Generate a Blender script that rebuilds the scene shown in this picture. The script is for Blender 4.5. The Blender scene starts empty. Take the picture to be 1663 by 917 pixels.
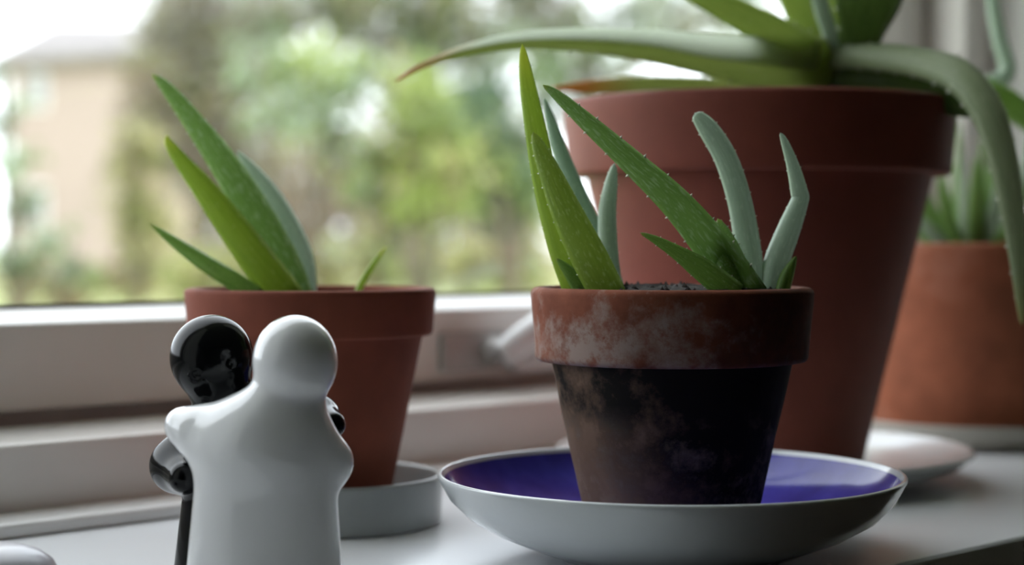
import bpy, bmesh, math, random
import numpy as np
from mathutils import Vector, Matrix, noise

# ------------------------------------------------------------------ camera, sky, exposure
SC = bpy.context.scene
COL = SC.collection
SILL = 0.85                                   # height of the sill's top above the floor
CAM = Vector((-0.317, -0.590, SILL + 0.108))  # x runs along the window, y points outdoors
FWD = Vector((0.698, 0.716, 0.0)).normalized()
RGT = Vector((FWD.y, -FWD.x, 0.0))
FPX = 2900.0                                  # focal length in pixels of the 1663 px wide frame
HORIZON = 395.0
PITCH = math.atan((458.5 - HORIZON) / FPX)

cam_data = bpy.data.cameras.new('camera')
cam_data.sensor_width = 36.0
cam_data.lens = 36.0 * FPX / 1663.0
cam_data.clip_start = 0.02
cam_data.clip_end = 500
cam_data.dof.use_dof = True
cam_data.dof.focus_distance = 0.575
cam_data.dof.aperture_fstop = 6.6
camera = bpy.data.objects.new('camera', cam_data)
COL.objects.link(camera)
camera.location = CAM
look = (FWD * math.cos(PITCH) + Vector((0, 0, -math.sin(PITCH)))).normalized()
camera.rotation_euler = look.to_track_quat('-Z', 'Y').to_euler()
SC.camera = camera

SKY_STRENGTH = 1.0
world = bpy.data.worlds.new('overcast_sky')
SC.world = world
world.use_nodes = True
wn, wl = world.node_tree.nodes, world.node_tree.links
wbg = wn['Background']
wtc = wn.new('ShaderNodeTexCoord')
wno = wn.new('ShaderNodeTexNoise')
wno.inputs['Scale'].default_value = 2.2
wno.inputs['Detail'].default_value = 3
wrp = wn.new('ShaderNodeValToRGB')
wrp.color_ramp.elements[0].position = 0.3
wrp.color_ramp.elements[0].color = (0.82, 0.89, 0.99, 1)
wrp.color_ramp.elements[1].position = 0.7
wrp.color_ramp.elements[1].color = (0.95, 0.975, 1.0, 1)
wl.new(wtc.outputs['Generated'], wno.inputs['Vector'])
wl.new(wno.outputs['Fac'], wrp.inputs['Fac'])
wl.new(wrp.outputs['Color'], wbg.inputs['Color'])
wbg.inputs['Strength'].default_value = SKY_STRENGTH

SC.view_settings.view_transform = 'Standard'
SC.view_settings.look = 'None'
SC.view_settings.gamma = 1.0
SC.view_settings.use_curve_mapping = False
SC.view_settings.exposure = 2.1

UP = (RGT.cross(look)).normalized()


def at(px, py, depth):
    """World point that the lens sees at (px, py), standing depth metres ahead of the camera."""
    d = look + RGT * ((px - 831.5) / FPX) - UP * ((py - 458.5) / FPX)
    return CAM + d * (depth / d.dot(FWD))


def spot(px, depth, z=SILL):
    p = at(px, HORIZON, depth)
    return Vector((p.x, p.y, z))


# ------------------------------------------------------------------ helpers
def tag(o, label=None, cat=None, group=None, kind=None):
    if label: o['label'] = label
    if cat: o['category'] = cat
    if group: o['group'] = group
    if kind: o['kind'] = kind
    return o


def thing(name, loc, label=None, cat=None, group=None, kind=None):
    o = bpy.data.objects.new(name, None)
    o.empty_display_size = 0.02
    COL.objects.link(o)
    o.location = loc
    return tag(o, label, cat, group, kind)


def root_of(o):
    while o.parent: o = o.parent
    return o


def part(name, verts, faces, mat, parent=None, smooth=True, sharp=35, local=False):
    """One mesh object. verts are world coordinates unless local; every part shares its root's origin."""
    off = Vector((0, 0, 0))
    if parent is not None and not local:
        off = Vector(root_of(parent).location)
    me = bpy.data.meshes.new(name)
    me.from_pydata([tuple(Vector(v) - off) for v in verts], [], faces)
    me.update()
    mats = mat if isinstance(mat, (list, tuple)) else [mat]
    for m in mats: me.materials.append(m)
    if smooth:
        for p in me.polygons: p.use_smooth = True
        if sharp: me.set_sharp_from_angle(angle=math.radians(sharp))
    o = bpy.data.objects.new(name, me)
    COL.objects.link(o)
    if parent is not None: o.parent = parent
    return o


def bm_part(name, bm, mat, parent=None, smooth=True, sharp=35, local=False):
    bmesh.ops.recalc_face_normals(bm, faces=bm.faces[:])
    bm.verts.ensure_lookup_table()
    bm.verts.index_update()
    v = [x.co.copy() for x in bm.verts]
    f = [[y.index for y in x.verts] for x in bm.faces]
    bm.free()
    return part(name, v, f, mat, parent, smooth, sharp, local)


def add_box(bm, lo, hi, bevel=0.0, seg=2):
    g = bmesh.ops.create_cube(bm, size=1.0)
    lo, hi = Vector(lo), Vector(hi)
    for v in g['verts']:
        v.co = Vector(((v.co.x + .5) * (hi.x - lo.x) + lo.x, (v.co.y + .5) * (hi.y - lo.y) + lo.y,
                       (v.co.z + .5) * (hi.z - lo.z) + lo.z))
    if bevel > 0:
        ed = list({e for v in g['verts'] for e in v.link_edges})
        bmesh.ops.bevel(bm, geom=ed, offset=bevel, segments=seg, affect='EDGES', profile=0.5)


def box(name, lo, hi, mat, parent=None, bevel=0.0):
    bm = bmesh.new()
    add_box(bm, lo, hi, bevel)
    return bm_part(name, bm, mat, parent, smooth=bevel > 0)


def extrude_x(name, prof, x0, x1, mat, parent=None, smooth=True):
    """A moulding: profile of (y, z) points swept along the window."""
    n = len(prof)
    v = [(x0, y, z) for y, z in prof] + [(x1, y, z) for y, z in prof]
    f = [[i, (i + 1) % n, n + (i + 1) % n, n + i] for i in range(n)]
    f += [list(range(n))[::-1], list(range(n, 2 * n))]
    bm = bmesh.new()
    bv = [bm.verts.new(p) for p in v]
    for q in f: bm.faces.new([bv[i] for i in q])
    return bm_part(name, bm, mat, parent, smooth, 30)


def round_prof(pts, r=0.0012, n=3):
    """Round the corners of a closed polygon of (a, b) points."""
    out = []
    m = len(pts)
    for i in range(m):
        p0, p1, p2 = Vector(pts[i - 1]), Vector(pts[i]), Vector(pts[(i + 1) % m])
        a, b = (p0 - p1), (p2 - p1)
        rr = min(r, a.length * .45, b.length * .45)
        s, e = p1 + a.normalized() * rr, p1 + b.normalized() * rr
        for k in range(n + 1):
            t = k / n
            out.append(tuple(s * (1 - t) ** 2 + p1 * 2 * t * (1 - t) + e * t * t))
    return out


def lathe(name, prof, centre, mat, parent=None, seg=96, wob=0.0, seed=0.0, sharp=40, lean=None):
    """Turned surface: prof is a list of (radius, height above centre)."""
    v, f = [], []
    n = len(prof)
    for j in range(seg):
        a = 2 * math.pi * j / seg
        for r, z in prof:
            rr = r
            if wob and r > 0:
                rr += wob * noise.noise((math.cos(a) * 2.2 + seed, math.sin(a) * 2.2, z * 40 + seed))
                rr += wob * .5 * noise.noise((math.cos(a) * 9 + seed, math.sin(a) * 9, z * 160 + seed))
            p = Vector((rr * math.cos(a), rr * math.sin(a), z))
            if lean: p = lean @ p
            v.append(Vector(centre) + p)
    for j in range(seg):
        k = (j + 1) % seg
        for i in range(n - 1):
            if prof[i][0] == 0 and prof[i + 1][0] == 0: continue
            f.append([j * n + i, k * n + i, k * n + i + 1, j * n + i + 1])
    bm = bmesh.new()
    bv = [bm.verts.new(p) for p in v]
    for q in f:
        bm.faces.new([bv[i] for i in q])
    bmesh.ops.remove_doubles(bm, verts=bm.verts[:], dist=1e-6)
    bmesh.ops.dissolve_degenerate(bm, edges=bm.edges[:], dist=1e-7)
    return bm_part(name, bm, mat, parent, True, sharp)


def catmull(pts, n):
    P = [np.array(p, float) for p in pts]
    P = [2 * P[0] - P[1]] + P + [2 * P[-1] - P[-2]]
    segs = len(P) - 3
    out = []
    for k in range(n):
        t = k / (n - 1) * segs
        i = min(int(t), segs - 1)
        u = t - i
        a, b, c, d = P[i:i + 4]
        out.append(.5 * ((2 * b) + (-a + c) * u + (2 * a - 5 * b + 4 * c - d) * u * u + (-a + 3 * b - 3 * c + d) * u ** 3))
    return out


def add_tube(V, F, pts, radii, sides=8):
    base = len(V)
    n = len(pts)
    up = Vector((0.13, 0.31, 0.94))
    for i in range(n):
        t = (pts[min(i + 1, n - 1)] - pts[max(i - 1, 0)]).normalized()
        a = t.cross(up)
        if a.length < 1e-3: a = t.cross(Vector((1, 0, 0)))
        a.normalize()
        b = a.cross(t)
        for k in range(sides):
            w = 2 * math.pi * k / sides
            V.append(pts[i] + (a * math.cos(w) + b * math.sin(w)) * radii[i])
    for i in range(n - 1):
        for k in range(sides):
            l = (k + 1) % sides
            F.append([base + i * sides + k, base + i * sides + l, base + (i + 1) * sides + l, base + (i + 1) * sides + k])
    F.append([base + k for k in range(sides)][::-1])
    F.append([base + (n - 1) * sides + k for k in range(sides)])


# ------------------------------------------------------------------ materials
def new_mat(name):
    m = bpy.data.materials.new(name)
    m.use_nodes = True
    return m, m.node_tree.nodes, m.node_tree.links, m.node_tree.nodes['Principled BSDF']


def ramp(N, stops):
    r = N.new('ShaderNodeValToRGB')
    e = r.color_ramp.elements
    while len(e) < len(stops): e.new(0.5)
    for k, (p, c) in enumerate(stops):
        e[k].position = p
        e[k].color = (*c, 1) if len(c) == 3 else c
    return r


def noise_node(N, L, coord, scale, detail=4, rough=.55, mapping=None):
    if mapping:
        mp = N.new('ShaderNodeMapping')
        mp.inputs['Scale'].default_value = mapping
        L.new(coord, mp.inputs['Vector'])
        coord = mp.outputs['Vector']
    t = N.new('ShaderNodeTexNoise')
    t.inputs['Scale'].default_value = scale
    t.inputs['Detail'].default_value = detail
    t.inputs['Roughness'].default_value = rough
    L.new(coord, t.inputs['Vector'])
    return t


def mixc(N, L, fac, a, b):
    m = N.new('ShaderNodeMix')
    m.data_type = 'RGBA'
    for sock, val in ((m.inputs[0], fac), (m.inputs[6], a), (m.inputs[7], b)):
        if hasattr(val, 'is_linked') or hasattr(val, 'links'):
            L.new(val, sock)
        elif isinstance(val, (int, float)):
            sock.default_value = val
        else:
            sock.default_value = (*val, 1) if len(val) == 3 else val
    return m.outputs[2]


def maths(N, L, op, a, b=None, clamp=False):
    m = N.new('ShaderNodeMath')
    m.operation = op
    m.use_clamp = clamp
    for i, v in enumerate((a, b)):
        if v is None: continue
        if isinstance(v, (int, float)): m.inputs[i].default_value = v
        else: L.new(v, m.inputs[i])
    return m.outputs[0]


def add_bump(N, L, B, height, strength=.2, dist=.001):
    b = N.new('ShaderNodeBump')
    b.inputs['Strength'].default_value = strength
    b.inputs['Distance'].default_value = dist
    L.new(height, b.inputs['Height'])
    L.new(b.outputs['Normal'], B.inputs['Normal'])


def plain(name, c, rough=.5, coat=0.0, var=.06, scale=30, bump=0.0, metallic=0.0, spec=.5):
    m, N, L, B = new_mat(name)
    tc = N.new('ShaderNodeTexCoord')
    t = noise_node(N, L, tc.outputs['Object'], scale)
    d = tuple(max(0, x * (1 - var)) for x in c)
    u = tuple(min(1, x * (1 + var)) for x in c)
    r = ramp(N, [(.35, d), (.65, u)])
    L.new(t.outputs['Fac'], r.inputs['Fac'])
    L.new(r.outputs['Color'], B.inputs['Base Color'])
    B.inputs['Roughness'].default_value = rough
    B.inputs['Coat Weight'].default_value = coat
    B.inputs['Coat Roughness'].default_value = .06
    B.inputs['Metallic'].default_value = metallic
    B.inputs['Specular IOR Level'].default_value = spec
    if bump: add_bump(N, L, B, t.outputs['Fac'], bump)
    return m


def leaf_mat(name, dark, light, fleck, tip=None, tip_from=.8, amount=.5, trans=.5, rough=.42):
    """Succulent leaf: streaky green with pale flecks stretched along the blade; UV v runs base to tip."""
    m, N, L, B = new_mat(name)
    tc = N.new('ShaderNodeTexCoord')
    st = noise_node(N, L, tc.outputs['UV'], 1.0, 3, .6, (9, 3, 1))
    r = ramp(N, [(.3, dark), (.7, light)])
    L.new(st.outputs['Fac'], r.inputs['Fac'])
    fl = noise_node(N, L, tc.outputs['UV'], 1.0, 2, .5, (13, 30, 1))
    fr = ramp(N, [(.70 - amount * .2, (0, 0, 0)), (.78 - amount * .12, (1, 1, 1))])
    L.new(fl.outputs['Fac'], fr.inputs['Fac'])
    fm = maths(N, L, 'MULTIPLY', fr.outputs['Color'], .75)
    col = mixc(N, L, fm, r.outputs['Color'], fleck)
    if tip:
        sp = N.new('ShaderNodeSeparateXYZ')
        L.new(tc.outputs['UV'], sp.inputs[0])
        tr = ramp(N, [(tip_from, (0, 0, 0)), (min(1, tip_from + .2), (1, 1, 1))])
        L.new(sp.outputs['Y'], tr.inputs['Fac'])
        col = mixc(N, L, tr.outputs['Color'], col, tip)
    L.new(col, B.inputs['Base Color'])
    B.inputs['Roughness'].default_value = rough
    B.inputs['Specular IOR Level'].default_value = .45
    add_bump(N, L, B, st.outputs['Fac'], .15, .0008)
    tl = N.new('ShaderNodeBsdfTranslucent')
    ga = N.new('ShaderNodeGamma')             # the flesh lets more through than the skin reflects
    ga.inputs['Gamma'].default_value = .55
    L.new(col, ga.inputs['Color'])
    L.new(ga.outputs[0], tl.inputs['Color'])
    mx = N.new('ShaderNodeMixShader')
    mx.inputs[0].default_value = trans
    L.new(B.outputs[0], mx.inputs[1])
    L.new(tl.outputs[0], mx.inputs[2])
    L.new(mx.outputs[0], N['Material Output'].inputs['Surface'])
    return m


def foliage_mat(name, c, trans=.35):
    m, N, L, B = new_mat(name)
    tc = N.new('ShaderNodeTexCoord')
    t = noise_node(N, L, tc.outputs['Object'], 1.7, 2)
    r = ramp(N, [(.3, tuple(x * .7 for x in c)), (.7, tuple(min(1, x * 1.3) for x in c))])
    L.new(t.outputs['Fac'], r.inputs['Fac'])
    L.new(r.outputs['Color'], B.inputs['Base Color'])
    B.inputs['Roughness'].default_value = .5
    tl = N.new('ShaderNodeBsdfTranslucent')
    L.new(r.outputs['Color'], tl.inputs['Color'])
    mx = N.new('ShaderNodeMixShader')
    mx.inputs[0].default_value = trans
    L.new(B.outputs[0], mx.inputs[1])
    L.new(tl.outputs[0], mx.inputs[2])
    L.new(mx.outputs[0], N['Material Output'].inputs['Surface'])
    return m


def terracotta(name, c, var=.18, lime=0.0, rough=.8):
    m, N, L, B = new_mat(name)
    tc = N.new('ShaderNodeTexCoord')
    t = noise_node(N, L, tc.outputs['Object'], 28, 6, .6)
    r = ramp(N, [(.3, tuple(x * (1 - var) for x in c)), (.7, tuple(x * (1 + var) for x in c))])
    L.new(t.outputs['Fac'], r.inputs['Fac'])
    col = r.outputs['Color']
    if lime:
        t2 = noise_node(N, L, tc.outputs['Object'], 14, 5, .65)
        r2 = ramp(N, [(.55, (0, 0, 0)), (.8, (lime,) * 3)])
        L.new(t2.outputs['Fac'], r2.inputs['Fac'])
        col = mixc(N, L, r2.outputs['Color'], col, (.55, .42, .36))
    L.new(col, B.inputs['Base Color'])
    B.inputs['Roughness'].default_value = rough
    B.inputs['Specular IOR Level'].default_value = .3
    g = noise_node(N, L, tc.outputs['Object'], 900, 2)
    add_bump(N, L, B, g.outputs['Fac'], .15, .0004)
    return m


def old_pot_mat(name, body):
    """Old terracotta: lime bloom on the rim, black algae on the body. Stains keep to the clay (object coordinates)."""
    m, N, L, B = new_mat(name)
    tc = N.new('ShaderNodeTexCoord')
    vr = N.new('ShaderNodeVectorRotate')
    vr.rotation_type = 'Z_AXIS'
    vr.inputs['Angle'].default_value = -math.atan2(RGT.y, RGT.x)
    L.new(tc.outputs['Object'], vr.inputs['Vector'])
    co = vr.outputs['Vector']
    sp = N.new('ShaderNodeSeparateXYZ')
    L.new(co, sp.inputs[0])
    x, z = sp.outputs['X'], sp.outputs['Z']
    t = noise_node(N, L, co, 45, 6, .65)
    clay = ramp(N, [(.3, (.15, .046, .027)), (.7, (.29, .10, .058))])
    L.new(t.outputs['Fac'], clay.inputs['Fac'])
    col = clay.outputs['Color']
    big = noise_node(N, L, co, 55, 8, .68)
    if not body:
        # lime bloom: thick on the side towards the left and along the lower edge
        a = maths(N, L, 'MULTIPLY', x, -8.0)
        b = maths(N, L, 'MULTIPLY', maths(N, L, 'SUBTRACT', .078, z), 22.0)
        s = maths(N, L, 'ADD', maths(N, L, 'ADD', a, b), maths(N, L, 'MULTIPLY', maths(N, L, 'SUBTRACT', big.outputs['Fac'], .5), 3.4))
        r = ramp(N, [(.10, (0, 0, 0)), (.75, (1, 1, 1))])
        L.new(s, r.inputs['Fac'])
        sn = noise_node(N, L, co, 150, 5, .7)
        spk = ramp(N, [(.36, (.15, .15, .15)), (.52, (1, 1, 1))])
        L.new(sn.outputs['Fac'], spk.inputs['Fac'])
        col = mixc(N, L, maths(N, L, 'MULTIPLY', maths(N, L, 'MULTIPLY', r.outputs['Color'], .85), spk.outputs['Color']), col, (.40, .315, .275))
        g = noise_node(N, L, co, 60, 5, .7)
        s2 = maths(N, L, 'ADD', maths(N, L, 'MULTIPLY', x, 14.0), maths(N, L, 'MULTIPLY', maths(N, L, 'SUBTRACT', g.outputs['Fac'], .5), 1.6))
        r3 = ramp(N, [(.15, (0, 0, 0)), (.65, (1, 1, 1))])
        L.new(s2, r3.inputs['Fac'])
        col = mixc(N, L, maths(N, L, 'MULTIPLY', r3.outputs['Color'], .6), col, (.07, .05, .045))
    else:
        # algae: a black cloud round the middle and right, brown clay left at the left and near the foot
        a = maths(N, L, 'MULTIPLY', maths(N, L, 'ADD', x, .024), 24.0)
        b = maths(N, L, 'MULTIPLY', maths(N, L, 'SUBTRACT', z, .026), 22.0)
        s = maths(N, L, 'ADD', maths(N, L, 'ADD', a, b), maths(N, L, 'MULTIPLY', maths(N, L, 'SUBTRACT', big.outputs['Fac'], .5), 3.2))
        r = ramp(N, [(.0, (0, 0, 0)), (.75, (1, 1, 1))])
        L.new(s, r.inputs['Fac'])
        brown = mixc(N, L, t.outputs['Fac'], (.12, .070, .042), (.30, .20, .14))
        col = mixc(N, L, r.outputs['Color'], brown, (.018, .016, .014))
        pale = noise_node(N, L, co, 55, 6, .7)
        low = ramp(N, [(.0, (1, 1, 1)), (.035, (1, 1, 1)), (.045, (0, 0, 0))])
        L.new(z, low.inputs['Fac'])
        pr = ramp(N, [(.52, (0, 0, 0)), (.66, (1, 1, 1))])
        L.new(pale.outputs['Fac'], pr.inputs['Fac'])
        pm = maths(N, L, 'MULTIPLY', maths(N, L, 'MULTIPLY', low.outputs['Color'], pr.outputs['Color']), .5)
        col = mixc(N, L, pm, col, (.34, .26, .20))
    L.new(col, B.inputs['Base Color'])
    B.inputs['Roughness'].default_value = .8
    B.inputs['Specular IOR Level'].default_value = .12
    add_bump(N, L, B, big.outputs['Fac'], .35, .0009)
    return m


M = {}
M['paint'] = plain('white_gloss_paint', (.80, .79, .78), .32, var=.02, scale=12)
M['sill'] = plain('white_sill_paint', (.80, .81, .83), .28, var=.03, scale=8)
M['sash'] = plain('white_sash_paint', (.80, .765, .73), .3, var=.02, scale=12)
M['wall'] = plain('wall_plaster', (.14, .13, .12), .8, var=.03, scale=6)
M['reveal'] = plain('reveal_plaster', (.78, .77, .75), .7, var=.03, scale=9)
M['floor'] = plain('floor_boards', (.16, .11, .075), .45, var=.2, scale=5)
M['ceiling'] = plain('ceiling_paint', (.45, .44, .43), .8, var=.02, scale=4)
M['dark'] = plain('dark_seal', (.02, .02, .02), .6)
M['metal'] = plain('latch_metal', (.42, .41, .40), .35, metallic=.2, var=.05)
M['handle'] = plain('latch_enamel', (.72, .73, .74), .3, coat=.3)
M['white_glaze'] = plain('white_ceramic_glaze', (.86, .87, .88), .13, coat=.7, var=.01)
M['black_glaze'] = plain('black_ceramic_glaze', (.004, .0045, .005), .13, coat=.0, var=.1, spec=.19)
M['cobalt'] = plain('cobalt_glaze', (.060, .055, .36), .14, coat=.0, spec=.4, var=.22, scale=60)
M['plate'] = plain('plate_porcelain', (.74, .78, .80), .15, coat=.4, var=.02)
M['grey_dish'] = plain('grey_dish_glaze', (.33, .35, .345), .3, coat=.1, var=.06, scale=40)
M['saucer'] = plain('saucer_porcelain', (.78, .80, .80), .2, coat=.3, var=.02)
M['cream_dish'] = plain('cream_dish_glaze', (.52, .50, .43), .4, var=.06)
M['lilac_dish'] = plain('lilac_grey_glaze', (.42, .41, .45), .35, coat=.2, var=.03)
M['soil'] = plain('potting_soil', (.018, .013, .010), .95, var=.5, scale=300, bump=.8)
M['clay_left'] = terracotta('terracotta_red_brown', (.22, .060, .034))
M['clay_big'] = terracotta('terracotta_deep_red', (.21, .052, .034), .12, 0, .6)
M['clay_right'] = terracotta('terracotta_orange', (.40, .135, .070), .3, .35)
M['old_rim'] = old_pot_mat('old_terracotta_rim', False)
M['old_body'] = old_pot_mat('old_terracotta_body', True)
M['leaf_green'] = leaf_mat('aloe_green', (.13, .25, .045), (.23, .38, .08), (.42, .55, .25), (.30, .34, .07), .9, .5)
M['leaf_lime'] = leaf_mat('aloe_lime', (.21, .33, .03), (.33, .46, .055), (.46, .57, .18), (.42, .50, .05), .7, .4, .55)
M['leaf_lime_spot'] = leaf_mat('aloe_lime_spotted', (.20, .31, .04), (.32, .44, .07), (.50, .62, .26), (.30, .38, .06), .85, .7, .6)
M['leaf_blue'] = leaf_mat('aloe_blue_green', (.24, .38, .25), (.35, .49, .35), (.52, .64, .48), None, .8, .6, .4)
M['leaf_spot'] = leaf_mat('aloe_spotted', (.14, .27, .055), (.23, .39, .10), (.46, .60, .36), (.3, .38, .08), .9, .85)
M['leaf_pale'] = leaf_mat('aloe_pale', (.34, .46, .33), (.46, .58, .45), (.62, .72, .58), None, .8, .6, .4)
M['leaf_olive'] = leaf_mat('aloe_olive', (.20, .26, .055), (.33, .40, .11), (.44, .51, .26), (.55, .30, .15), .76, .4)
M['leaf_olive_plain'] = leaf_mat('aloe_olive_plain', (.20, .29, .05), (.34, .43, .10), (.42, .51, .22), None, .8, .4)
M['leaf_brown_tip'] = leaf_mat('aloe_brown_tip', (.22, .26, .06), (.34, .38, .12), (.40, .46, .20), (.40, .17, .04), .55, .3)
M['leaf_dark'] = leaf_mat('aloe_dark', (.05, .09, .02), (.10, .16, .035), (.18, .26, .09), None, .8, .4)
M['leaf_glow'] = leaf_mat('aloe_backlit_pale', (.50, .56, .44), (.62, .67, .56), (.72, .78, .66), (.55, .40, .24), .8, .4, .85)  # pale, very translucent: gives the long leaf its backlit half
M['leaf_grey'] = leaf_mat('aloe_grey_green', (.27, .34, .18), (.42, .49, .30), (.55, .61, .43), (.44, .44, .16), .8, .5)
M['tooth'] = plain('aloe_tooth', (.72, .76, .60), .5)
M['rosette'] = leaf_mat('rosette_green', (.15, .27, .07), (.28, .43, .13), (.60, .68, .55), None, .8, .4)
M['rosette_pale'] = leaf_mat('rosette_pale', (.30, .38, .26), (.50, .58, .46), (.7, .75, .65), None, .8, .4)

# glass: see-through with a Fresnel sheen
gm, N, L, B = new_mat('window_glass')
tr = N.new('ShaderNodeBsdfTransparent')
tr.inputs['Color'].default_value = (.97, .98, .975, 1)
gl = N.new('ShaderNodeBsdfGlossy')
gl.inputs['Roughness'].default_value = .02
fr = N.new('ShaderNodeFresnel')
ge = N.new('ShaderNodeNewGeometry')          # same sheen on both faces of the pane
io = maths(N, L, 'SUBTRACT', 1.45, maths(N, L, 'MULTIPLY', ge.outputs['Backfacing'], 1.45 - 1 / 1.45))
L.new(io, fr.inputs['IOR'])
mx = N.new('ShaderNodeMixShader')
L.new(fr.outputs[0], mx.inputs[0]); L.new(tr.outputs[0], mx.inputs[1]); L.new(gl.outputs[0], mx.inputs[2])
L.new(mx.outputs[0], N['Material Output'].inputs['Surface'])
M['glass'] = gm

# ------------------------------------------------------------------ the room
X0, X1 = -0.34, 0.754          # the window's opening
TOP = SILL + 1.55
IN, OUT = -0.20, 0.16          # inner and outer face of the window wall
RX0, RX1, RY0, RZ1 = -2.6, 1.7, -3.4, 2.5

bm = bmesh.new()
add_box(bm, (RX0, IN, 0), (X0, OUT, RZ1))
add_box(bm, (X1, IN, 0), (RX1, OUT, RZ1))
add_box(bm, (X0, IN, 0), (X1, OUT, SILL - .03))
add_box(bm, (X0, IN, TOP), (X1, OUT, RZ1))
tag(bm_part('wall_back', bm, M['reveal'], smooth=False), 'pale plaster window wall around the deep window recess', kind='structure')
tag(box('wall_left', (RX0 - .1, RY0, 0), (RX0, OUT, RZ1), M['wall']), 'plain room wall left of the window', kind='structure')
tag(box('wall_right', (RX1, RY0, 0), (RX1 + .1, OUT, RZ1), M['wall']), 'plain room wall right of the window', kind='structure')
tag(box('wall_front', (RX0 - .1, RY0 - .1, 0), (RX1 + .1, RY0, RZ1), M['wall']), 'plain room wall opposite the window', kind='structure')
tag(box('floor', (RX0 - .1, RY0 - .1, -.1), (RX1 + .1, OUT, 0), M['floor']), 'dark wooden floor of the room', kind='structure')
tag(box('ceiling', (RX0 - .1, RY0 - .1, RZ1), (RX1 + .1, OUT, RZ1 + .1), M['ceiling']), 'white ceiling of the room', kind='structure')

tag(extrude_x('window_sill', round_prof([(-.251, SILL - .03), (-.251, SILL), (.10, SILL), (.10, SILL - .03)], .003), X0, X1, M['sill']),
    'white painted window sill board under all the pots', kind='structure')
tag(extrude_x('trim_1', round_prof([(.003, SILL), (.003, SILL + .0048), (.005, SILL + .0058), (.026, SILL + .0066), (.026, SILL)], .0015),
              X0, X1, M['paint']), 'thin white moulding along the foot of the window frame', kind='structure')

win = thing('window_1', (0, .08, SILL), 'white wooden casement window overlooking the garden', kind='structure')
extrude_x('frame_rail', round_prof([(.026, SILL), (.026, SILL + .0312), (.030, SILL + .0322), (.074, SILL + .0335), (.076, SILL + .028), (.10, SILL + .028), (.10, SILL + .050), (.15, SILL + .045), (.15, SILL)], .0015),
          X0, X1, M['sash'], win)
extrude_x('sash_rail', round_prof([(.0745, SILL + .0392), (.0745, SILL + .0745), (.077, SILL + .0755), (.0985, SILL + .0808), (.0985, SILL + .0392)], .0015),
          X0 + .03, X1 - .08, M['sash'], win)
extrude_x('glazing_seal', [(.0985, SILL + .078), (.0985, SILL + .0820), (.101, SILL + .0820), (.101, SILL + .078)], X0 + .03, X1 - .08, M['dark'], win, False)
extrude_x('head_rail', round_prof([(.0745, TOP - .09), (.0745, TOP), (.15, TOP), (.15, TOP - .09)], .0015), X0, X1, M['sash'], win)
# glass, a real thin pane
box('glass_pane', (X0 + .03, .1035, SILL + .06), (X1 - .08, .1065, TOP - .05), M['glass'], win)


def stile(name, prof, z0, z1):
    n = len(prof)
    bm = bmesh.new()
    a = [bm.verts.new((x, y, z0)) for x, y in prof]
    b = [bm.verts.new((x, y, z1)) for x, y in prof]
    for i in range(n): bm.faces.new([a[i], a[(i + 1) % n], b[(i + 1) % n], b[i]])
    bm.faces.new(a); bm.faces.new(b)
    return bm_part(name, bm, M['sash'], win, True, 30)


stile('sash_stile', round_prof([(X1 - .060, .0745), (X1 - .038, .0745), (X1 - .038, .110), (X1 - .086, .110), (X1 - .086, .0985), (X1 - .063, .077)], .0015), SILL + .0392, TOP - .09)
stile('frame_jamb', round_prof([(X1 - .034, .046), (X1, .046), (X1, .15), (X1 - .070, .15), (X1 - .070, .111), (X1 - .034, .111)], .0015), SILL + .033, TOP - .09)
stile('sash_stile', round_prof([(X0 + .01, .0745), (X0 + .06, .0745), (X0 + .085, .0985), (X0 + .085, .11), (X0 + .01, .11)], .0015), SILL + .0392, TOP - .09)
stile('frame_jamb', round_prof([(X0, .026), (X0 + .009, .026), (X0 + .009, .15), (X0, .15)], .0015), SILL + .033, TOP - .09)

# latch on the sash
lx, lz = .300, SILL + .0545
bm = bmesh.new()
add_box(bm, (lx - .021, .0695, lz - .011), (lx + .021, .0748, lz + .009), .0018)
lp = bm_part('latch_plate', bm, M['metal'], win)
bm = bmesh.new()
bmesh.ops.create_cone(bm, cap_ends=True, segments=28, radius1=.0075, radius2=.0065, depth=.012,
                      matrix=Matrix.Translation((lx + .010, .0645, lz - .001)) @ Matrix.Rotation(math.pi / 2, 4, 'X'))
bm_part('latch_boss', bm, M['metal'], lp)
V, F = [], []
ctr = [Vector((lx + .008, .059, lz - .003)), Vector((lx + .022, .055, lz + .006)), Vector((lx + .044, .052, lz + .017)),
       Vector((lx + .075, .051, lz + .030)), Vector((lx + .100, .051, lz + .038))]
cp = [Vector(p) for p in catmull(ctr, 16)]
add_tube(V, F, cp, [.0070 + .001 * math.sin(i / 15 * 3.1) for i in range(16)], 12)
bm_part_handle = part('latch_handle', V, F, M['handle'], lp)
bm = bmesh.new()
add_box(bm, (lx + .026, .0665, lz - .014), (lx + .085, .0745, lz + .008), .003)
bm_part('latch_keep', bm, M['handle'], lp)


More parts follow.
